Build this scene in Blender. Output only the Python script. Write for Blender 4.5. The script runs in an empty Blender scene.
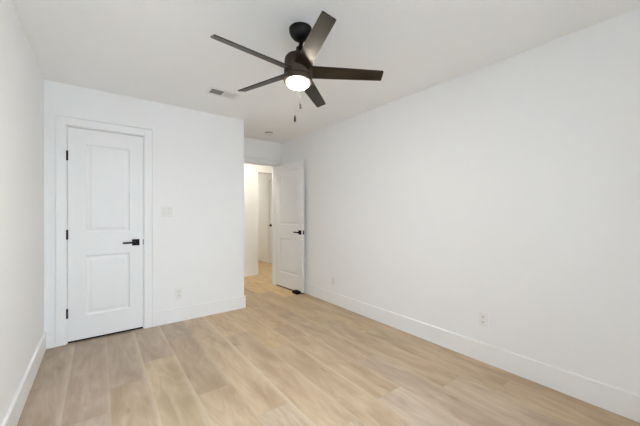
import bpy, bmesh, math, random
from mathutils import Vector, Matrix, Euler

random.seed(11)
SC = bpy.context.scene
COL = SC.collection

# ------------------------------------------------------------------ camera, world, lights, exposure
YAW = math.radians(37.36)
EYE = 1.227
cam_data = bpy.data.cameras.new('camera')
cam_data.sensor_width = 36.0
cam_data.lens = 290.0 / 640.0 * 36.0
cam_data.clip_start = 0.02
cam_data.shift_y = 0.0005
cam = bpy.data.objects.new('camera', cam_data)
COL.objects.link(cam)
cam.location = (0.0, 0.0, EYE)
cam.rotation_euler = (math.radians(90), 0, -YAW)
SC.camera = cam

world = bpy.data.worlds.new('sky')
SC.world = world
world.use_nodes = True
bg = world.node_tree.nodes['Background']
bg.inputs[0].default_value = (0.80, 0.90, 1.0, 1)
bg.inputs[1].default_value = 1.5


def area(name, loc, rot, sx, sy, watts, color):
    l = bpy.data.lights.new(name, 'AREA')
    l.shape = 'RECTANGLE'
    l.size, l.size_y = sx, sy
    l.energy = watts
    l.color = color
    o = bpy.data.objects.new(name, l)
    o.location = loc
    o.rotation_euler = rot
    COL.objects.link(o)
    return o


# daylight: the sky seen through the window in the wall behind the camera
area('sky_light', (0.85, -1.30, 2.35), (math.radians(75), 0, 0), 2.8, 2.4, 905.0, (0.72, 0.865, 1.0))
# ceiling lamp of the hall
area('hall_lamp', (2.1, 4.74, 2.425), (0, 0, 0), 0.25, 0.25, 9.5, (1.0, 0.90, 0.74))
area('corridor_fill', (2.95, 7.9, 2.425), (0, 0, 0), 0.3, 0.3, 11.0, (1.0, 0.93, 0.80))  # unseen fill light, added to brighten the corridor wall

vs = SC.view_settings
SC.display_settings.display_device = 'sRGB'
vs.view_transform = 'Standard'
vs.look = 'None'
vs.gamma = 1.0
vs.use_curve_mapping = False
vs.exposure = 0.07
SC.cycles.use_denoising = True
SC.cycles.max_bounces = 14
SC.cycles.diffuse_bounces = 10
SC.cycles.glossy_bounces = 5
SC.cycles.sample_clamp_indirect = 8.0

# ------------------------------------------------------------------ materials


def new_mat(name):
    m = bpy.data.materials.new(name)
    m.use_nodes = True
    nt = m.node_tree
    return m, nt, nt.nodes['Principled BSDF']


def paint(name, color, rough=0.6, bump=0.02, scale=220.0, spec=0.35):
    m, nt, p = new_mat(name)
    p.inputs['Base Color'].default_value = (*color, 1)
    p.inputs['Roughness'].default_value = rough
    p.inputs['Specular IOR Level'].default_value = spec
    tc = nt.nodes.new('ShaderNodeTexCoord')
    nz = nt.nodes.new('ShaderNodeTexNoise')
    nz.inputs['Scale'].default_value = scale
    nz.inputs['Detail'].default_value = 3
    bp = nt.nodes.new('ShaderNodeBump')
    bp.inputs['Strength'].default_value = bump
    bp.inputs['Distance'].default_value = 0.002
    nt.links.new(tc.outputs['Object'], nz.inputs['Vector'])
    nt.links.new(nz.outputs['Fac'], bp.inputs['Height'])
    nt.links.new(bp.outputs['Normal'], p.inputs['Normal'])
    return m


def simple(name, color, rough=0.5, metal=0.0, spec=0.5):
    m, nt, p = new_mat(name)
    p.inputs['Base Color'].default_value = (*color, 1)
    p.inputs['Roughness'].default_value = rough
    p.inputs['Metallic'].default_value = metal
    p.inputs['Specular IOR Level'].default_value = spec
    return m


M_WALL = paint('wall_paint', (0.86, 0.865, 0.87), 0.7)
M_CEIL = paint('ceiling_paint', (0.89, 0.895, 0.895), 0.8, 0.05, 120)
M_TRIM = paint('trim_enamel', (0.86, 0.865, 0.87), 0.38, 0.004)
M_DOOR = paint('door_enamel', (0.83, 0.835, 0.84), 0.42, 0.004)
M_PLASTIC = paint('white_plastic', (0.82, 0.82, 0.81), 0.35, 0.0)
M_SLOT = simple('slot_dark', (0.10, 0.10, 0.10), 0.7)
M_BLACK = simple('matte_black_metal', (0.006, 0.006, 0.008), 0.5, 0.0, 0.15)
M_RUBBER = simple('black_rubber', (0.010, 0.009, 0.008), 0.85, 0.0, 0.12)
M_BRONZE = simple('dark_bronze', (0.026, 0.0155, 0.009), 0.5, 0.0, 0.22)
M_FANBLACK = simple('fan_black', (0.005, 0.0045, 0.004), 0.5, 0.0, 0.18)
M_VENT = simple('vent_white', (0.66, 0.66, 0.65), 0.5)
M_CHAIN = simple('pewter_chain', (0.03, 0.028, 0.025), 0.6)
M_GLASS, _nt, _p = new_mat('window_glass')
_p.inputs['Base Color'].default_value = (1, 1, 1, 1)
_p.inputs['Roughness'].default_value = 0.0
_p.inputs['Transmission Weight'].default_value = 1.0
_p.inputs['IOR'].default_value = 1.05

# frosted lamp bowl, lit from within
M_BOWL, nt, p = new_mat('frosted_bowl')
p.inputs['Base Color'].default_value = (0.95, 0.90, 0.80, 1)
p.inputs['Roughness'].default_value = 0.4
p.inputs['Emission Color'].default_value = (1.0, 0.935, 0.82, 1)
p.inputs['Emission Strength'].default_value = 200.0

# dark walnut blade veneer, grain along the blade
M_BLADE, nt, p = new_mat('walnut_veneer')
tc = nt.nodes.new('ShaderNodeTexCoord')
mp = nt.nodes.new('ShaderNodeMapping')
mp.inputs['Scale'].default_value = (3.0, 70.0, 3.0)
nz = nt.nodes.new('ShaderNodeTexNoise')
nz.inputs['Scale'].default_value = 2.0
nz.inputs['Detail'].default_value = 5
cr = nt.nodes.new('ShaderNodeValToRGB')
cr.color_ramp.elements[0].position = 0.3
cr.color_ramp.elements[0].color = (0.0085, 0.0058, 0.0036, 1)
cr.color_ramp.elements[1].position = 0.75
cr.color_ramp.elements[1].color = (0.022, 0.0155, 0.0100, 1)
nt.links.new(tc.outputs['Object'], mp.inputs['Vector'])
nt.links.new(mp.outputs['Vector'], nz.inputs['Vector'])
nt.links.new(nz.outputs['Fac'], cr.inputs['Fac'])
nt.links.new(cr.outputs['Color'], p.inputs['Base Color'])
p.inputs['Roughness'].default_value = 0.32
p.inputs['Specular IOR Level'].default_value = 0.30
p.inputs['Specular Tint'].default_value = (1.0, 0.88, 0.70, 1)


def oak_floor():
    m, nt, p = new_mat('light_oak_planks')
    N, L = nt.nodes, nt.links
    ug = N.new('ShaderNodeUVMap'); ug.uv_map = 'grain'
    ue = N.new('ShaderNodeUVMap'); ue.uv_map = 'edge'
    at = N.new('ShaderNodeAttribute'); at.attribute_name = 'tint'

    def noise(scale, sx, sy, detail=4, rough=0.55, dist=0.0):
        mp = N.new('ShaderNodeMapping')
        mp.inputs['Scale'].default_value = (sx, sy, 1)
        L.new(ug.outputs['UV'], mp.inputs['Vector'])
        n = N.new('ShaderNodeTexNoise')
        n.inputs['Scale'].default_value = scale
        n.inputs['Detail'].default_value = detail
        n.inputs['Roughness'].default_value = rough
        n.inputs['Distortion'].default_value = dist
        L.new(mp.outputs['Vector'], n.inputs['Vector'])
        return n

    def ramp(src, a, b, ca, cb):
        r = N.new('ShaderNodeValToRGB')
        r.color_ramp.elements[0].position = a
        r.color_ramp.elements[1].position = b
        r.color_ramp.elements[0].color = (*ca, 1)
        r.color_ramp.elements[1].color = (*cb, 1)
        L.new(src, r.inputs['Fac'])
        return r

    def mul(a, b, fac=1.0):
        x = N.new('ShaderNodeMix')
        x.data_type = 'RGBA'
        x.blend_type = 'MULTIPLY'
        x.inputs[0].default_value = fac
        L.new(a, x.inputs[6])
        L.new(b, x.inputs[7])
        return x.outputs[2]

    broad = ramp(noise(1.0, 8.0, 2.0, 4, 0.55, 0.7).outputs['Fac'], 0.28, 0.72, (0.80, 0.76, 0.71), (1.15, 1.17, 1.19))
    fine = ramp(noise(1.0, 80.0, 6.0, 4, 0.6, 0.4).outputs['Fac'], 0.25, 0.75, (0.95, 0.94, 0.93), (1.04, 1.04, 1.04))
    # cathedral figure: soft contour lines of a stretched field
    fld = noise(1.0, 5.0, 0.9, 2, 0.45, 1.2)
    w1 = N.new('ShaderNodeMath'); w1.operation = 'MULTIPLY'; w1.inputs[1].default_value = 46.0
    L.new(fld.outputs['Fac'], w1.inputs[0])
    w2 = N.new('ShaderNodeMath'); w2.operation = 'SINE'
    L.new(w1.outputs[0], w2.inputs[0])
    w3 = N.new('ShaderNodeMath'); w3.operation = 'MULTIPLY_ADD'
    w3.inputs[1].default_value = 0.5; w3.inputs[2].default_value = 0.5
    L.new(w2.outputs[0], w3.inputs[0])
    cath = ramp(w3.outputs[0], 0.0, 1.0, (0.94, 0.925, 0.905), (1.02, 1.02, 1.02))
    knots = ramp(noise(1.0, 13.0, 4.5, 1, 0.4).outputs['Fac'], 0.70, 0.80, (1, 1, 1), (0.80, 0.73, 0.64))
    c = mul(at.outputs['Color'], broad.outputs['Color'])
    c = mul(c, fine.outputs['Color'])
    c = mul(c, cath.outputs['Color'])
    c = mul(c, knots.outputs['Color'])
    # plank edges: pale lines along the long edges, faint dark ones at the ends
    sp = N.new('ShaderNodeSeparateXYZ')
    L.new(ue.outputs['UV'], sp.inputs[0])

    def math2(op, a, b=None):
        x = N.new('ShaderNodeMath'); x.operation = op
        for i, v in enumerate((a, b)):
            if v is None:
                continue
            if isinstance(v, (int, float)):
                x.inputs[i].default_value = v
            else:
                L.new(v, x.inputs[i])
        return x.outputs[0]

    du = math2('MINIMUM', sp.outputs['X'], math2('SUBTRACT', 1.0, sp.outputs['X']))
    side = math2('LESS_THAN', du, 0.016)
    rise = N.new('ShaderNodeMapRange'); rise.interpolation_type = 'SMOOTHSTEP'
    rise.inputs['From Min'].default_value = 0.80; rise.inputs['From Max'].default_value = 1.0
    L.new(sp.outputs['X'], rise.inputs['Value'])
    sapw = math2('MULTIPLY', math2('MULTIPLY', rise.outputs[0], at.outputs['Alpha']), 0.75)
    mxs = N.new('ShaderNodeMix'); mxs.data_type = 'RGBA'
    L.new(sapw, mxs.inputs[0]); L.new(c, mxs.inputs[6]); mxs.inputs[7].default_value = (0.60, 0.50, 0.39, 1)
    c = mxs.outputs[2]
    dv = math2('MINIMUM', sp.outputs['Y'], math2('SUBTRACT', 1.0, sp.outputs['Y']))
    end = math2('LESS_THAN', dv, 0.0016)
    mx = N.new('ShaderNodeMix'); mx.data_type = 'RGBA'
    L.new(math2('MULTIPLY', side, 0.10), mx.inputs[0])
    L.new(c, mx.inputs[6]); mx.inputs[7].default_value = (0.66, 0.56, 0.44, 1)
    mx2 = N.new('ShaderNodeMix'); mx2.data_type = 'RGBA'
    L.new(math2('MULTIPLY', end, 0.12), mx2.inputs[0])
    L.new(mx.outputs[2], mx2.inputs[6]); mx2.inputs[7].default_value = (0.22, 0.16, 0.11, 1)
    L.new(mx2.outputs[2], p.inputs['Base Color'])
    p.inputs['Roughness'].default_value = 0.42
    p.inputs['Specular IOR Level'].default_value = 0.4
    return m


M_FLOOR = oak_floor()

# ------------------------------------------------------------------ helpers


class MB:
    """collects shapes; build() links them as one mesh object"""

    def __init__(self):
        self.bm = bmesh.new()
        self.mi = 0

    def _tag(self, faces):
        for f in faces:
            f.material_index = self.mi

    def box(self, x0, x1, y0, y1, z0, z1, bevel=0.0, seg=2):
        r = bmesh.ops.create_cube(self.bm, size=1.0)
        vs_ = r['verts']
        for v in vs_:
            v.co = Vector((x0 + (v.co.x + .5) * (x1 - x0), y0 + (v.co.y + .5) * (y1 - y0), z0 + (v.co.z + .5) * (z1 - z0)))
        faces = list({f for v in vs_ for f in v.link_faces})
        self._tag(faces)
        if bevel > 0:
            es = list({e for v in vs_ for e in v.link_edges})
            rb = bmesh.ops.bevel(self.bm, geom=es, offset=bevel, segments=seg, profile=0.5, affect='EDGES')
            self._tag(rb['faces'])
        return self

    def lathe(self, prof, seg=48, matrix=None):
        """prof: (radius, z) pairs; radius 0 closes the end"""
        rings = []
        new = []
        for r, z in prof:
            if r <= 1e-6:
                rings.append([self.bm.verts.new((0, 0, z))])
            else:
                rings.append([self.bm.verts.new((r * math.cos(2 * math.pi * i / seg), r * math.sin(2 * math.pi * i / seg), z)) for i in range(seg)])
        for a, b in zip(rings, rings[1:]):
            for i in range(seg):
                j = (i + 1) % seg
                if len(a) == 1 and len(b) == 1:
                    continue
                if len(a) == 1:
                    new.append(self.bm.faces.new((a[0], b[j], b[i])))
                elif len(b) == 1:
                    new.append(self.bm.faces.new((a[i], a[j], b[0])))
                else:
                    new.append(self.bm.faces.new((a[i], a[j], b[j], b[i])))
        self._tag(new)
        if matrix is not None:
            bmesh.ops.transform(self.bm, matrix=matrix, verts=[v for r in rings for v in r])
        return self

    def prism(self, pts, z0, z1, matrix=None, bevel=0.0):
        lo = [self.bm.verts.new((x, y, z0)) for x, y in pts]
        hi = [self.bm.verts.new((x, y, z1)) for x, y in pts]
        n = len(pts)
        fs = [self.bm.faces.new(lo[::-1]), self.bm.faces.new(hi)]
        for i in range(n):
            j = (i + 1) % n
            fs.append(self.bm.faces.new((lo[i], lo[j], hi[j], hi[i])))
        self._tag(fs)
        if bevel > 0:
            es = list({e for f in fs[:2] for e in f.edges})
            rb = bmesh.ops.bevel(self.bm, geom=es, offset=bevel, segments=2, profile=0.5, affect='EDGES')
            self._tag(rb['faces'])
        if matrix is not None:
            vv = {v for f in self.bm.faces for v in f.verts} if bevel > 0 else set(lo + hi)
            bmesh.ops.transform(self.bm, matrix=matrix, verts=list(vv))
        return self

    def build(self, name, mats, parent=None, smooth=False, loc=None):
        bmesh.ops.recalc_face_normals(self.bm, faces=self.bm.faces)
        me = bpy.data.meshes.new(name)
        self.bm.to_mesh(me)
        self.bm.free()
        for m in (mats if isinstance(mats, (list, tuple)) else [mats]):
            me.materials.append(m)
        if smooth:
            for p_ in me.polygons:
                p_.use_smooth = True
            try:
                me.set_sharp_from_angle(angle=math.radians(38))
            except Exception:
                pass
        o = bpy.data.objects.new(name, me)
        COL.objects.link(o)
        if parent is not None:
            o.parent = parent
        if loc is not None:
            o.location = loc
        return o


def tag(o, label, cat, group=None, kind=None):
    o['label'] = label
    o['category'] = cat
    if group:
        o['group'] = group
    if kind:
        o['kind'] = kind
    return o


def struct(o, label, cat):
    return tag(o, label, cat, kind='structure')


def empty(name, loc, rz=0.0):
    o = bpy.data.objects.new(name, None)
    o.empty_display_size = 0.1
    COL.objects.link(o)
    o.location = loc
    o.rotation_euler = (0, 0, rz)
    return o


# ------------------------------------------------------------------ room dimensions
XL, XR = -0.392, 2.535           # side walls
YC = 3.60                       # wall with the closet door
XE = 1.505                      # where that wall ends and the entry recess begins
YE = 4.40                       # wall with the room's own door
YB = -0.20                      # wall behind the camera
YF = 5.37                       # far wall of the hall
XH = 3.34                       # right wall of the corridor
H = 2.44
T = 0.12
BBH, BBT = 0.155, 0.016         # baseboards

# ------------------------------------------------------------------ floor


def build_floor():
    pw, x0 = 0.2345, -0.176
    ylo, yhi = YB - T, 9.2
    xlo, xhi = XL - T, XH + T
    bm = bmesh.new()
    tint = bm.loops.layers.float_color.new('tint')
    ug = bm.loops.layers.uv.new('grain')
    ue = bm.loops.layers.uv.new('edge')
    base = {  # near pink and pale tones include glare, far sand and honey lamp warmth
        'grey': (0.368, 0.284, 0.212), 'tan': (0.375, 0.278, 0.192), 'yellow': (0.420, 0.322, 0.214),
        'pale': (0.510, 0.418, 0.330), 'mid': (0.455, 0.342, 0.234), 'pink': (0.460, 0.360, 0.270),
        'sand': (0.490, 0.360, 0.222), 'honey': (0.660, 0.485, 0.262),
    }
    # joints measured on the floor: column -> [(end y, tone of the plank that starts there)]
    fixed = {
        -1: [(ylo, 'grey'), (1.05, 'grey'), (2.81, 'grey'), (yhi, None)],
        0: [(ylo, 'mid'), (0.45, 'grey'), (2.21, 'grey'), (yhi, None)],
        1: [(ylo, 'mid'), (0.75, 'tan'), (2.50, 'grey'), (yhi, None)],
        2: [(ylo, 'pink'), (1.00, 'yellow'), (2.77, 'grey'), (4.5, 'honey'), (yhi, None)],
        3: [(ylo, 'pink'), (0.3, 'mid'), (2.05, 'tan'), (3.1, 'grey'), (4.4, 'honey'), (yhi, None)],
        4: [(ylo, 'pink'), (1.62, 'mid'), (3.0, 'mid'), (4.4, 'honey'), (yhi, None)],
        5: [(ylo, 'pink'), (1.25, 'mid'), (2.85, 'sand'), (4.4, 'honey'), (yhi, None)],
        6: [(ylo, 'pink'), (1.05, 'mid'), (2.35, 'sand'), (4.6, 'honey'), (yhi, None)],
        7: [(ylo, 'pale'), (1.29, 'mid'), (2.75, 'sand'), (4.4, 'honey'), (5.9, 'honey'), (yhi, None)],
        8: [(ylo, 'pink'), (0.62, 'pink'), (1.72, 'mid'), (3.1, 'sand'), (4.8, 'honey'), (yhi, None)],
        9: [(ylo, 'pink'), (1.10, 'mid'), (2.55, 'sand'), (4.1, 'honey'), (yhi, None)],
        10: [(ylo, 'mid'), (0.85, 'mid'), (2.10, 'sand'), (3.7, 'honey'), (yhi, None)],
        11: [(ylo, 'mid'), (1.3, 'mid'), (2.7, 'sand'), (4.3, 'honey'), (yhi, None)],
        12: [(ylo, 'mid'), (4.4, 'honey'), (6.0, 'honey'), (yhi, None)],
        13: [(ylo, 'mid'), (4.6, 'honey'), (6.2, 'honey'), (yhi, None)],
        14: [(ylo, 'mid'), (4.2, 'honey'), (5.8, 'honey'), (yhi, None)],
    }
    nmin = math.floor((xlo - x0) / pw)
    nmax = math.floor((xhi - x0) / pw)
    for c in range(nmin, nmax + 1):
        xa, xb = max(xlo, x0 + c * pw), min(xhi, x0 + (c + 1) * pw)
        if c in fixed:
            js = fixed[c]
        else:
            y = ylo
            js = [(y, random.choice(['mid', 'pink', 'tan', 'grey']))]
            y += random.uniform(0.4, 1.7)
            while y < yhi - 0.2:
                js.append((y, random.choice(['mid', 'pink', 'tan', 'grey'])))
                y += random.choice([1.3, 1.52, 1.75])
            js.append((yhi, None))
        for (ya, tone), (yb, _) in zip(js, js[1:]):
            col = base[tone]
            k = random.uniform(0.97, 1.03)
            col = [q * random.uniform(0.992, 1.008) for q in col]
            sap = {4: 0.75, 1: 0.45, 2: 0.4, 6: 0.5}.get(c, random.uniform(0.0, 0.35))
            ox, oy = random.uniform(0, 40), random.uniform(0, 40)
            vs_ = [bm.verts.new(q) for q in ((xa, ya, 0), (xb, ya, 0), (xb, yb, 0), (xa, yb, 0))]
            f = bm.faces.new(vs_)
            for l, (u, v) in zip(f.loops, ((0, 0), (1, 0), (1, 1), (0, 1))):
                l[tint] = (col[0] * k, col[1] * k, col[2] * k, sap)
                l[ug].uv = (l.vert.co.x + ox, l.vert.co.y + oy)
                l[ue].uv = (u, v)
    # underside slab so that the floor has a thickness
    r = bmesh.ops.create_cube(bm, size=1.0)
    for v in r['verts']:
        v.co = Vector((xlo + (v.co.x + .5) * (xhi - xlo), ylo + (v.co.y + .5) * (yhi - ylo), -0.06 + (v.co.z + .5) * 0.058))
    me = bpy.data.meshes.new('floor')
    bm.to_mesh(me)
    bm.free()
    me.materials.append(M_FLOOR)
    o = bpy.data.objects.new('floor', me)
    COL.objects.link(o)
    struct(o, 'light oak plank floor running towards the closet and the hall', 'floor')


build_floor()

# ------------------------------------------------------------------ walls and ceiling
b = MB(); b.box(XL - T, XH + T, YB - T, 9.2, H, H + 0.06)
struct(b.build('ceiling', M_CEIL), 'flat white ceiling above the room and the hall', 'ceiling')

b = MB(); b.box(XL - T, XL, YB - T, YE + T, 0, H)
struct(b.build('wall_left', M_WALL), 'plain white wall along the left edge of the photo', 'wall')

WX0, WX1, WZ0, WZ1 = -0.28, 1.00, 0.45, 1.95
CX0, CX1, DH = -0.238, 0.384, 2.052      # closet opening
b = MB()
b.box(XL, CX0, YC, YC + T, 0, H); b.box(CX1, XE, YC, YC + T, 0, H); b.box(CX0, CX1, YC, YC + T, DH, H)
struct(b.build('wall_closet', M_WALL), 'white wall around the closed closet door', 'wall')

b = MB(); b.box(XE - T, XE, YC + T, YE, 0, H)
struct(b.build('wall_return', M_WALL), 'short return wall beside the entry recess', 'wall')

EX0, EX1 = 1.635, 2.405                  # entry opening
b = MB()
b.box(XL, EX0, YE, YE + T, 0, H); b.box(EX1, XH, YE, YE + T, 0, H); b.box(EX0, EX1, YE, YE + T, DH, H)
struct(b.build('wall_entry', M_WALL), 'white wall over the open doorway to the hall', 'wall')

b = MB()
b.box(XR, XR + T, YB - T, YE, 0, H)
struct(b.build('wall_right', M_WALL), 'long plain white wall on the right with two outlets', 'wall')

b = MB()
b.box(XL, WX0, YB - T, YB, 0, H); b.box(WX1, XR, YB - T, YB, 0, H)
b.box(WX0, WX1, YB - T, YB, 0, WZ0); b.box(WX0, WX1, YB - T, YB, WZ1, H)
struct(b.build('wall_rear', M_WALL), 'white wall with the window behind the photographer', 'wall')

FX = 2.54                                # left jamb of the far opening
b = MB()
b.box(0.6, FX, YF, YF + T, 0, H); b.box(FX, XH, YF, YF + T, 2.055, H)
struct(b.build('wall_hall_far', M_WALL), 'white far wall of the hall seen through the doorway', 'wall')
b = MB(); b.box(0.48, 0.6, YE + T, YF + T, 0, H)
struct(b.build('wall_hall_left', M_WALL), 'white end wall of the hall, out of view', 'wall')
HY0, HY1 = 5.650, 6.420                  # hall door opening, in the corridor's right wall
b = MB()
b.box(XH, XH + T, YE, HY0, 0, H); b.box(XH, XH + T, HY1, 9.2, 0, H); b.box(XH, XH + T, HY0, HY1, DH, H)
struct(b.build('wall_corridor_right', M_WALL), 'white corridor wall holding the distant door', 'wall')
b = MB(); b.box(FX - T, FX, YF + T, 9.2, 0, H)
struct(b.build('wall_corridor_left', M_WALL), 'white corridor wall behind the hall, out of view', 'wall')
b = MB(); b.box(FX, XH, 9.08, 9.2, 0, H)
struct(b.build('wall_corridor_end', M_WALL), 'white wall closing the far end of the corridor', 'wall')

# window behind the camera


def window(name, u0, u1, put, label):
    """two-light window; put(b, u0, u1, v0, v1, z0, z1) lays a box along the wall, v = depth into the wall"""
    f, v0, v1 = 0.05, 0.03, 0.09
    w = MB()
    um = (u0 + u1) / 2
    put(w, u0, u0 + f, v0, v1, WZ0, WZ1); put(w, u1 - f, u1, v0, v1, WZ0, WZ1)
    put(w, u0 + f, u1 - f, v0, v1, WZ0, WZ0 + f); put(w, u0 + f, u1 - f, v0, v1, WZ1 - f, WZ1)
    put(w, um - 0.025, um + 0.025, v0 + 0.01, v1 - 0.01, WZ0 + f, WZ1 - f)
    o = w.build(name, M_TRIM)
    struct(o, label, 'window')
    for a_, c_ in ((u0 + f, um - 0.025), (um + 0.025, u1 - f)):
        g = MB(); put(g, a_, c_, 0.058, 0.062, WZ0 + f, WZ1 - f)
        g.build('pane', M_GLASS, o)


window('window_1', WX0, WX1, lambda b, u0, u1, v0, v1, z0, z1: b.box(u0, u1, YB - v1, YB - v0, z0, z1),
       'white framed window in the wall behind the photographer')

# ------------------------------------------------------------------ baseboards


def base_profile(b, p0, p1, nrm, h=BBH, t=BBT):
    """flat board from p0 to p1 (x, y), standing off the wall along nrm, top edge eased"""
    prof = [(0, 0), (t, 0), (t, h - 0.006), (t - 0.0015, h - 0.0018), (t - 0.005, h), (0, h)]
    d0 = [b.bm.verts.new((p0[0] + nrm[0] * s, p0[1] + nrm[1] * s, z)) for s, z in prof]
    d1 = [b.bm.verts.new((p1[0] + nrm[0] * s, p1[1] + nrm[1] * s, z)) for s, z in prof]
    n = len(prof)
    b.bm.faces.new(d0); b.bm.faces.new(d1[::-1])
    for i in range(n):
        j = (i + 1) % n
        b.bm.faces.new((d0[i], d1[i], d1[j], d0[j]))


CW = 0.092      # casing width


def baseboard(name, runs, label):
    b = MB()
    for p0, p1, n in runs:
        base_profile(b, p0, p1, n)
    struct(b.build(name, M_TRIM), label, 'baseboard')


baseboard('baseboard_left', [((XL, YB), (XL, YC), (1, 0))], 'white baseboard along the foot of the left wall')
baseboard('baseboard_right', [((XR, YB), (XR, YE), (-1, 0))], 'white baseboard along the foot of the right wall')
baseboard('baseboard_closet', [((CX1 + CW - 0.006, YC), (XE + BBT, YC), (0, -1)), ((XL + BBT, YC), (CX0 - CW + 0.006, YC), (0, -1))],
          'white baseboard on the wall beside the closet door')
baseboard('baseboard_return', [((XE, YC), (XE, YE), (1, 0))], 'white baseboard round the corner in the entry recess')
baseboard('baseboard_rear', [((XL + BBT, YB), (XR - BBT, YB), (0, 1))], 'white baseboard under the window behind the photographer')
baseboard('baseboard_hall', [((0.6, YF), (FX, YF), (0, -1))], 'white baseboard on the far wall of the hall')
baseboard('baseboard_corridor', [((XH, YE + T), (XH, HY0 - CW), (-1, 0)), ((XH, HY1 + CW), (XH, 9.08), (-1, 0))],
          'white baseboard beside the distant corridor door')

# ------------------------------------------------------------------ casings and jambs


def casing(name, a0, a1, top, face, axis, sgn, depth, label, both=False):
    """flat casing and jamb lining round an opening a0..a1; face = wall plane, sgn = side the casing stands on"""
    b = MB()
    ct = 0.017
    rv = 0.006
    jt = 0.004

    def bx(u0, u1, v0, v1, z0, z1, bev=0.0):
        v0, v1 = min(v0, v1), max(v0, v1)
        if axis == 'x':
            b.box(u0, u1, v0, v1, z0, z1, bev)
        else:
            b.box(v0, v1, u0, u1, z0, z1, bev)
    sides = [(face, sgn)] + ([(face - sgn * depth, -sgn)] if both else [])
    gw, bw = 0.004, 0.011          # groove and outer band of the casing
    zt = top - rv + CW
    for f, s in sides:
        oa, ia, ob, ib = a0 - CW + rv, a0 + rv - 0.010, a1 + CW - rv, a1 - rv + 0.010
        bx(oa + bw + gw, ia, f, f + s * ct, 0, zt - bw - gw, 0.0018)
        bx(ib, ob - bw - gw, f, f + s * ct, 0, zt - bw - gw, 0.0018)
        bx(ia, ib, f, f + s * ct, top - rv + 0.010, zt - bw - gw, 0.0018)
        bx(oa, oa + bw, f, f + s * (ct + 0.003), 0, zt, 0.0018)
        bx(ob - bw, ob, f, f + s * (ct + 0.003), 0, zt, 0.0018)
        bx(oa + bw, ob - bw, f, f + s * (ct + 0.003), zt - bw, zt, 0.0018)
        bx(oa + bw, oa + bw + gw, f, f + s * 0.005, 0, zt - bw)
        bx(ob - bw - gw, ob - bw, f, f + s * 0.005, 0, zt - bw)
        bx(oa + bw + gw, ob - bw - gw, f, f + s * 0.005, zt - bw - gw, zt - bw)
    # lining
    bx(a0, a0 + jt, face, face - sgn * depth, 0, top)
    bx(a1 - jt, a1, face, face - sgn * depth, 0, top)
    bx(a0 + jt, a1 - jt, face, face - sgn * depth, top - jt, top)
    # stop bead behind the leaf
    s0, s1 = face - sgn * 0.040, face - sgn * 0.075
    bx(a0 + jt, a0 + jt + 0.011, s0, s1, 0, top - jt)
    bx(a1 - jt - 0.011, a1 - jt, s0, s1, 0, top - jt)
    bx(a0 + jt + 0.011, a1 - jt - 0.011, s0, s1, top - jt - 0.011, top - jt)
    struct(b.build(name, M_TRIM), label, 'door frame')


casing('trim_1', CX0, CX1, DH, YC, 'x', -1, T, 'flat white casing framing the closed closet door')
casing('trim_2', EX0, EX1, DH, YE, 'x', -1, T, 'flat white casing framing the open doorway to the hall', both=True)
casing('trim_3', HY0, HY1, DH, XH, 'y', -1, T, 'white casing framing the distant corridor door')
# ------------------------------------------------------------------ doors


def door_mesh(w, h, t, stile_l, stile_r, rails, name):
    """two moulded panels on both faces; local x across, y through, z up; face y=0 is the front"""
    bm = bmesh.new()
    xs = [0, stile_l, w - stile_r, w]
    zs = [0] + rails + [h]
    steps = [(0.004, 0.0035), (0.014, 0.0085), (0.024, 0.0085), (0.050, 0.0035)]

    for side in (0, 1):
        def P(x, d, z):
            return bm.verts.new((x, d if side == 0 else t - d, z))
        for i in range(3):
            for k in range(5):
                xa, xb, za, zb = xs[i], xs[i + 1], zs[k], zs[k + 1]
                if i == 1 and k in (1, 3):
                    prev = [P(xa, 0, za), P(xb, 0, za), P(xb, 0, zb), P(xa, 0, zb)]
                    for ins, dep in steps:
                        cur = [P(xa + ins, dep, za + ins), P(xb - ins, dep, za + ins), P(xb - ins, dep, zb - ins), P(xa + ins, dep, zb - ins)]
                        for q in range(4):
                            r = (q + 1) % 4
                            bm.faces.new((prev[q], prev[r], cur[r], cur[q]))
                        prev = cur
                    bm.faces.new(prev)
                else:
                    bm.faces.new((P(xa, 0, za), P(xb, 0, za), P(xb, 0, zb), P(xa, 0, zb)))
    # edges
    def Q(*pts):
        bm.faces.new([bm.verts.new(q) for q in pts])
    for k in range(5):
        za, zb = zs[k], zs[k + 1]
        Q((0, 0, za), (0, t, za), (0, t, zb), (0, 0, zb))
        Q((w, 0, za), (w, t, za), (w, t, zb), (w, 0, zb))
    for i in range(3):
        xa, xb = xs[i], xs[i + 1]
        Q((xa, 0, 0), (xb, 0, 0), (xb, t, 0), (xa, t, 0))
        Q((xa, 0, h), (xb, 0, h), (xb, t, h), (xa, t, h))
    bmesh.ops.remove_doubles(bm, verts=bm.verts, dist=1e-5)
    bmesh.ops.recalc_face_normals(bm, faces=bm.faces)
    me = bpy.data.meshes.new(name)
    bm.to_mesh(me)
    bm.free()
    me.materials.append(M_DOOR)
    o = bpy.data.objects.new(name, me)
    COL.objects.link(o)
    return o


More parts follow.
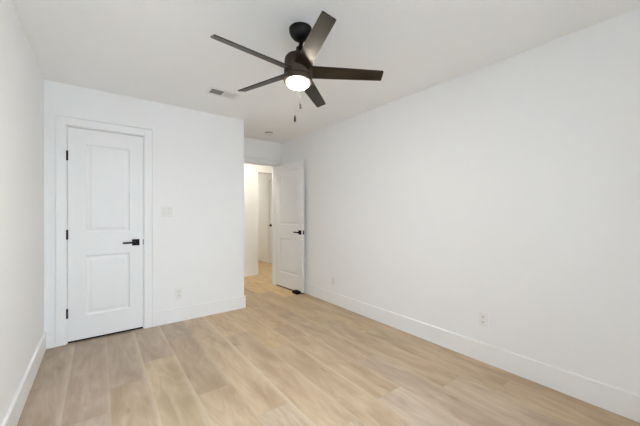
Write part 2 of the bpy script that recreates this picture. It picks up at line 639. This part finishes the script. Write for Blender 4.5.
def lever_handle(door, x, z, y_face, out, direction, reach=0.045, length=0.125):
    """square rosette with a straight lever; out = -1 front face, +1 back face; direction = sign along x of the lever"""
    b = MB()
    b.box(x - 0.033, x + 0.033, min(y_face, y_face + out * 0.009), max(y_face, y_face + out * 0.009), z - 0.033, z + 0.033, 0.0015)
    ros = b.build('door_handle', M_BLACK, door)
    l = MB()
    rot = Matrix.Translation((x, y_face + out * 0.008, z)) @ Matrix.Rotation(math.radians(90) * (-out), 4, 'X')
    l.lathe([(0, 0), (0.011, 0), (0.011, reach - 0.006), (0.009, reach), (0, reach)], 20, rot)
    ya, yb = sorted((y_face + out * (reach - 0.012), y_face + out * (reach + 0.002)))
    xa, xb = sorted((x - direction * 0.010, x + direction * length))
    l.box(xa, xb, ya, yb, z - 0.009, z + 0.009, 0.004, 3)
    l.build('lever', M_BLACK, ros, smooth=True)
    return ros


def hinge(door, z, y=-0.006, x=-0.003):
    b = MB()
    for k in range(5):
        za = z - 0.0445 + k * 0.0178
        b.lathe([(0, za), (0.0076, za), (0.0080, za + 0.001), (0.0080, za + 0.0164), (0.0076, za + 0.0174), (0, za + 0.0174)], 16,
                Matrix.Translation((x, y, 0)))
    b.lathe([(0, z - 0.049), (0.004, z - 0.047), (0.0045, z - 0.0445), (0, z - 0.0445)], 12, Matrix.Translation((x, y, 0)))
    b.lathe([(0, z + 0.0445), (0.0045, z + 0.0445), (0.004, z + 0.047), (0, z + 0.049)], 12, Matrix.Translation((x, y, 0)))
    return b.build('hinge', M_BLACK, door, smooth=True)


# closet door, closed: 24 inch leaf, hinges on the left, face just behind the wall plane
d1 = door_mesh(0.608, 2.020, 0.035, 0.130, 0.117, [0.222, 0.800, 1.021, 1.874], 'door_1')
d1.location = (-0.2315, YC + 0.001, 0.020)
struct(d1, 'closed white two-panel closet door with black hinges and lever', 'door')
for z in (0.265, 1.006, 1.750):
    hinge(d1, z)
lever_handle(d1, 0.542, 0.903, 0.0, -1, -1, 0.047, 0.115)
b = MB(); b.box(0.6065, 0.6115, -0.010, 0.012, 0.872, 0.932, 0.001)
b.build('strike_plate', M_BLACK, d1)
b = MB(); b.box(0.002, 0.606, 0.006, 0.030, -0.017, 0.0)
b.build('gap_shade', M_RUBBER, d1)  # black strip standing in for the shade under the closet door

# room door, open 94 degrees against the right wall; local x from hinge to latch, front = face seen from the room
d2w, d2t = 0.748, 0.033
d2 = door_mesh(d2w, 2.020, d2t, 0.125, 0.115, [0.228, 0.800, 1.022, 1.900], 'door_2')
hx, hy = 2.405, YE - 0.002
fx, fy = 2.456, 3.653
ang = math.atan2(fy - hy, fx - hx)
# front face (y=0) must look towards -X: local y axis = +X side when local x points to -Y
d2.location = (hx, hy, 0.019)
d2.rotation_euler = (0, 0, ang)
struct(d2, 'white two-panel door standing open against the right wall', 'door')
lever_handle(d2, d2w - 0.062, 0.915, 0.0, -1, -1, 0.047, 0.115)
lever_handle(d2, d2w - 0.062, 0.915, d2t, 1, -1, 0.026, 0.105)
b = MB(); b.box(d2w - 0.001, d2w + 0.0012, 0.005, d2t - 0.005, 0.886, 0.944, 0.0)
b.box(d2w, d2w + 0.010, 0.011, d2t - 0.011, 0.905, 0.925, 0.002)
b.build('latch', M_BLACK, d2)
b = MB(); b.box(0.004, d2w - 0.003, 0.004, d2t - 0.004, -0.016, 0.0)
b.build('gap_shade', M_RUBBER, d2)  # black strip in the gap below the leaf, imitating its shade
for z in (0.265, 1.006, 1.750):
    hinge(d2, z, y=d2t + 0.004, x=-0.002)

# distant corridor door, closed, seen through the hall; its front looks towards -X
d3 = door_mesh(0.760, 2.026, 0.035, 0.120, 0.120, [0.228, 0.806, 1.027, 1.880], 'door_3')
d3.location = (XH + 0.001, HY1 - 0.005, 0.010)
d3.rotation_euler = (0, 0, -math.pi / 2)
struct(d3, 'distant white door with a black lever, seen through the hall', 'door')
lever_handle(d3, 0.065, 0.925, 0.0, -1, 1, 0.050, 0.115)
for z in (0.265, 1.006, 1.750):
    hinge(d3, z, y=0.041, x=0.763)

# ------------------------------------------------------------------ ceiling fan
cY, sY = math.cos(YAW), math.sin(YAW)
Rv, Fv = Vector((cY, -sY, 0)), Vector((sY, cY, 0))
up = (Vector((0, 0, 1)) + 0.035 * Rv + 0.036 * Fv).normalized()
hub = Vector((1.050, 1.612, 2.164))
drop = (H - hub.z) / up.z
top = hub + up * drop
xax = (Rv - up * Rv.dot(up)).normalized()
yax = up.cross(xax)
fan_m = Matrix((xax, yax, up)).transposed()
fan = empty('ceiling_fan', top)
fan.rotation_euler = fan_m.to_euler()
tag(fan, 'dark bronze five-blade ceiling fan with a glowing light bowl', 'ceiling fan')
level = (Matrix.Rotation(-YAW, 3, 'Z').inverted() @ fan_m).inverted().to_euler()

b = MB()
b.lathe([(0, 0.0), (0.074, 0.0), (0.0755, -0.004), (0.0755, -0.012), (0.0735, -0.026), (0.066, -0.044), (0.053, -0.060), (0.038, -0.071), (0.024, -0.077), (0.0, -0.078)], 56)
can = b.build('canopy', M_FANBLACK, fan, smooth=True)
can.rotation_euler = level
can.location = (0.006, -0.018, 0.001)
b = MB()
b.lathe([(0, -0.060), (0.0135, -0.060), (0.0135, -0.155), (0.0, -0.155)], 24)
rod = b.build('downrod', M_FANBLACK, fan, smooth=True)
rod.location = (0.0255, 0, 0.002)
rod.rotation_euler = (0, 0.16, 0)        # the rod hangs a little askew from its ball joint
b = MB()
b.lathe([(0, -0.112), (0.018, -0.112), (0.0235, -0.118), (0.0235, -0.150), (0.030, -0.158), (0.030, -0.172), (0, -0.172)], 32)
yoke = b.build('yoke_cover', M_FANBLACK, fan, smooth=True)
yoke.location = (0.0145, 0, 0)
yoke.rotation_euler = (0, 0.09, 0)
b = MB()
b.lathe([(0, -0.168), (0.040, -0.168), (0.066, -0.174), (0.083, -0.183), (0.0915, -0.196), (0.0935, -0.210), (0.0935, -0.306), (0.0925, -0.308), (0.0, -0.308)], 72)
b.build('motor_housing', M_BRONZE, fan, smooth=True)
b = MB()
b.lathe([(0, -0.310), (0.0925, -0.310), (0.0936, -0.312), (0.0936, -0.345), (0.0915, -0.350), (0.0745, -0.352), (0.0738, -0.342), (0, -0.342)], 72)
b.build('light_fitter', M_BRONZE, fan, smooth=True)
b = MB()
b.lathe([(0, -0.344), (0.0725, -0.344), (0.0735, -0.354), (0.0715, -0.363), (0.064, -0.371), (0.050, -0.3775), (0.029, -0.381), (0, -0.3825)], 64)
b.build('light_bowl', M_BOWL, fan, smooth=True)

PH = math.radians(-70.3)
PITCH = math.radians(-19)


def blade_mesh():
    bm = bmesh.new()
    r0, r1 = 0.070, 0.560
    w0, w1 = 0.099, 0.080
    th = 0.0062
    out = []
    n = 12
    for i in range(n + 1):
        s = i / n
        out.append((r0 + (r1 - 0.008 - r0) * s, -(w0 + (w1 - w0) * s) / 2))
    for k in range(1, 5):
        a = math.radians(-90 + 90 * k / 4)
        out.append((r1 - 0.008 + 0.008 * math.cos(a), -w1 / 2 + 0.008 + 0.008 * math.sin(a)))
    for k in range(0, 5):
        a = math.radians(90 * k / 4)
        out.append((r1 - 0.008 + 0.008 * math.cos(a), w1 / 2 - 0.008 + 0.008 * math.sin(a)))
    for i in range(n - 1, -1, -1):
        s = i / n
        out.append((r0 + (r1 - 0.008 - r0) * s, (w0 + (w1 - w0) * s) / 2))
    lo = [bm.verts.new((x, y, -th / 2)) for x, y in out]
    hi = [bm.verts.new((x, y, th / 2)) for x, y in out]
    f = bm.faces.new(lo[::-1]); f.material_index = 0
    f = bm.faces.new(hi); f.material_index = 1
    m = len(out)
    for i in range(m):
        j = (i + 1) % m
        f = bm.faces.new((lo[i], lo[j], hi[j], hi[i])); f.material_index = 1
    bmesh.ops.recalc_face_normals(bm, faces=bm.faces)
    me = bpy.data.meshes.new('blade')
    bm.to_mesh(me)
    bm.free()
    me.materials.append(M_BLADE)
    me.materials.append(M_FANBLACK)
    return me


bme = blade_mesh()
b = MB()
b.box(0.060, 0.150, -0.016, 0.016, 0.0032, 0.0075, 0.001)
for q in ((0.125, 0.0), (0.105, 0.009), (0.105, -0.009)):
    b.lathe([(0, 0.0075), (0.004, 0.0075), (0.004, 0.0095), (0, 0.0095)], 12, Matrix.Translation((q[0], q[1], 0)))
arm0 = b.build('blade_arm', M_FANBLACK, None)
for k in range(5):
    o = bpy.data.objects.new('blade', bme)
    COL.objects.link(o)
    o.parent = fan
    o.location = (0, 0, -drop)
    o.rotation_euler = (Matrix.Rotation(PH + k * 2 * math.pi / 5, 3, 'Z') @ Matrix.Rotation(PITCH, 3, 'X')).to_euler()
    a = arm0 if k == 0 else arm0.copy()
    if k:
        COL.objects.link(a)
    a.parent = o

# pull chains, hanging plumb behind the light bowl
for (cx, cy, fz) in ((0.0115, 0.086, 0.094), (-0.0265, 0.082, 0.187)):
    b = MB()
    z = 0.0
    b.lathe([(0, 0.012), (0.0045, 0.012), (0.0045, -0.002), (0, -0.003)], 10)
    while z > -fz:
        b.lathe([(0, z), (0.0005, z - 0.0006), (0.0005, z - 0.0020), (0, z - 0.0026)], 6)
        z -= 0.0030
    ch = b.build('pull_chain', M_CHAIN, fan)
    ch.location = (cx, cy, -0.349)
    ch.rotation_euler = level
    b = MB()
    b.lathe([(0, 0), (0.0035, -0.001), (0.0055, -0.008), (0.0068, -0.022), (0.0068, -0.040), (0.0058, -0.045), (0, -0.046)], 18, Matrix.Translation((0, 0, -fz)))
    b.build('fob', M_RUBBER, ch, smooth=True)

# ------------------------------------------------------------------ ceiling fittings
# two-way air grille
vx, vy = 1.004, 2.925
vent = empty('air_vent', (vx, vy, H))
tag(vent, 'white rectangular two-way air grille in the ceiling left of the fan', 'air vent')
b = MB()
ox, oy, ix, iy = 0.158, 0.088, 0.128, 0.058
zt, zb = 0.0, -0.006
b.box(-ox, ox, -oy, -iy, zb, zt, 0.002); b.box(-ox, ox, iy, oy, zb, zt, 0.002)
b.box(-ox, -ix, -iy, iy, zb, zt, 0.002); b.box(ix, ox, -iy, iy, zb, zt, 0.002)
b.box(-0.005, 0.005, -iy, iy, zb, zt, 0.001)
b.build('frame', M_PLASTIC, vent)
b = MB(); b.box(-ix, ix, -iy, iy, -0.0012, -0.0004)
b.build('duct_opening', M_SLOT, vent)
for side in (-1, 1):
    for i in range(9):
        cxs = side * (0.0125 + i * 0.0133)
        b = MB()
        b.box(-0.0052, 0.0052, -iy, iy, -0.0005, 0.0005)
        s = b.build('louver', M_VENT, vent)
        s.location = (cxs, 0, -0.0048)
        s.rotation_euler = (0, math.radians((40 if side < 0 else 16) * side), 0)

# smoke detector in the entry recess
sd = empty('smoke_detector', (2.02, 3.90, H))
tag(sd, 'small round white smoke detector on the ceiling of the entry recess', 'smoke detector')
b = MB()
b.lathe([(0, 0), (0.064, 0), (0.064, -0.010), (0.060, -0.012), (0.0, -0.012)], 48)
b.build('mounting_plate', M_PLASTIC, sd, smooth=True)
b = MB()
b.lathe([(0, -0.012), (0.056, -0.012), (0.056, -0.024), (0, -0.024)], 48)
b.build('sensing_gap', M_SLOT, sd, smooth=True)
b = MB()
b.lathe([(0, -0.024), (0.054, -0.024), (0.056, -0.034), (0.052, -0.043), (0.040, -0.047), (0.0, -0.048)], 48)
b.build('cover', M_PLASTIC, sd, smooth=True)

# ------------------------------------------------------------------ switch and outlets


def wall_empty(name, loc, rz):
    return empty(name, loc, rz)


# local frame: x across, -y out of the wall, z up
sw = wall_empty('light_switch', (0.612, YC, 1.250), 0)
tag(sw, 'white double rocker light switch right of the closet door', 'light switch')
b = MB(); b.box(-0.058, 0.058, -0.006, 0, -0.058, 0.058, 0.003, 3)
b.build('faceplate', M_PLASTIC, sw)
for cx in (-0.023, 0.023):
    b = MB()
    b.box(cx - 0.0172, cx + 0.0172, -0.0075, -0.005, -0.0345, 0.0345, 0.0008)
    b.build('bezel', M_SLOT if False else M_VENT, sw)
    b = MB()
    pts = [(-0.0095, -0.031), (-0.0125, 0.031), (-0.006, 0.031), (-0.006, -0.031)]
    lo = [b.bm.verts.new((cx - 0.0155, y, z)) for y, z in pts]
    hi = [b.bm.verts.new((cx + 0.0155, y, z)) for y, z in pts]
    b.bm.faces.new(lo); b.bm.faces.new(hi[::-1])
    for i in range(4):
        j = (i + 1) % 4
        b.bm.faces.new((lo[i], hi[i], hi[j], lo[j]))
    b.build('rocker', M_PLASTIC, sw)


def outlet(loc, rz, label):
    t = wall_empty('power_outlet', loc, rz)
    tag(t, label, 'power outlet', 'wall outlets near the baseboards')
    b = MB(); b.box(-0.036, 0.036, -0.006, 0, -0.058, 0.058, 0.003, 3)
    b.build('faceplate', M_PLASTIC, t)
    for cz in (0.021, -0.021):
        b = MB()
        pts = []
        for i in range(28):
            a = 2 * math.pi * i / 28
            pts.append((0.0172 * math.cos(a), max(-0.0142, min(0.0142, 0.0172 * math.sin(a)))))
        m = Matrix.Translation((0, -0.005, cz)) @ Matrix.Rotation(math.radians(90), 4, 'X')
        b.prism(pts, 0, 0.0035, m)
        rc = b.build('receptacle', M_PLASTIC, t)
        b = MB()
        b.box(-0.0080, -0.0048, -0.0089, -0.0084, cz - 0.001, cz + 0.008)
        b.box(0.0048, 0.0080, -0.0089, -0.0084, cz - 0.001, cz + 0.008)
        b.lathe([(0, 0), (0.0030, 0), (0.0030, 0.0005), (0, 0.0005)], 12,
                Matrix.Translation((0, -0.0084, cz - 0.0075)) @ Matrix.Rotation(math.radians(90), 4, 'X'))
        b.build('slot', M_SLOT, rc)
    b = MB()
    b.lathe([(0, 0), (0.0032, 0), (0.0028, 0.0012), (0, 0.0014)], 12, Matrix.Translation((0, -0.006, 0)) @ Matrix.Rotation(math.radians(90), 4, 'X'))
    b.build('screw', M_VENT, t)
    return t


outlet((0.730, YC, 0.315), 0, 'white wall outlet below the light switch, right of the closet door')
outlet((XR, 1.087, 0.350), -math.pi / 2, 'white wall outlet on the right wall, nearest the camera')
outlet((XR, 3.022, 0.312), -math.pi / 2, 'white wall outlet on the right wall just past the open door')

# ------------------------------------------------------------------ door stop
ds = empty('door_stop', (2.405, 3.742, 0.0), math.radians(-86))
tag(ds, 'small black door stop on the floor against the open white door', 'door stop')
b = MB()
# low block, ribbed on top, its long side along the door
prof = [(-0.062, 0.0), (0.062, 0.0), (0.062, 0.030), (0.054, 0.040), (0.010, 0.046), (-0.052, 0.046), (-0.062, 0.036)]
lo = [b.bm.verts.new((x, -0.036, z)) for x, z in prof]
hi = [b.bm.verts.new((x, 0.036, z)) for x, z in prof]
fs = [b.bm.faces.new(lo), b.bm.faces.new(hi[::-1])]
for i in range(len(prof)):
    j = (i + 1) % len(prof)
    fs.append(b.bm.faces.new((lo[i], hi[i], hi[j], lo[j])))
bmesh.ops.recalc_face_normals(b.bm, faces=b.bm.faces)
bmesh.ops.bevel(b.bm, geom=list(b.bm.edges), offset=0.003, segments=2, profile=0.5, affect='EDGES')
b.build('wedge', M_RUBBER, ds, smooth=True)
b = MB()
for i in range(4):
    x = -0.030 + i * 0.011
    b.box(x, x + 0.005, -0.028, 0.028, 0.0445, 0.0485, 0.001)
b.build('grip_rib', M_BRONZE, ds)
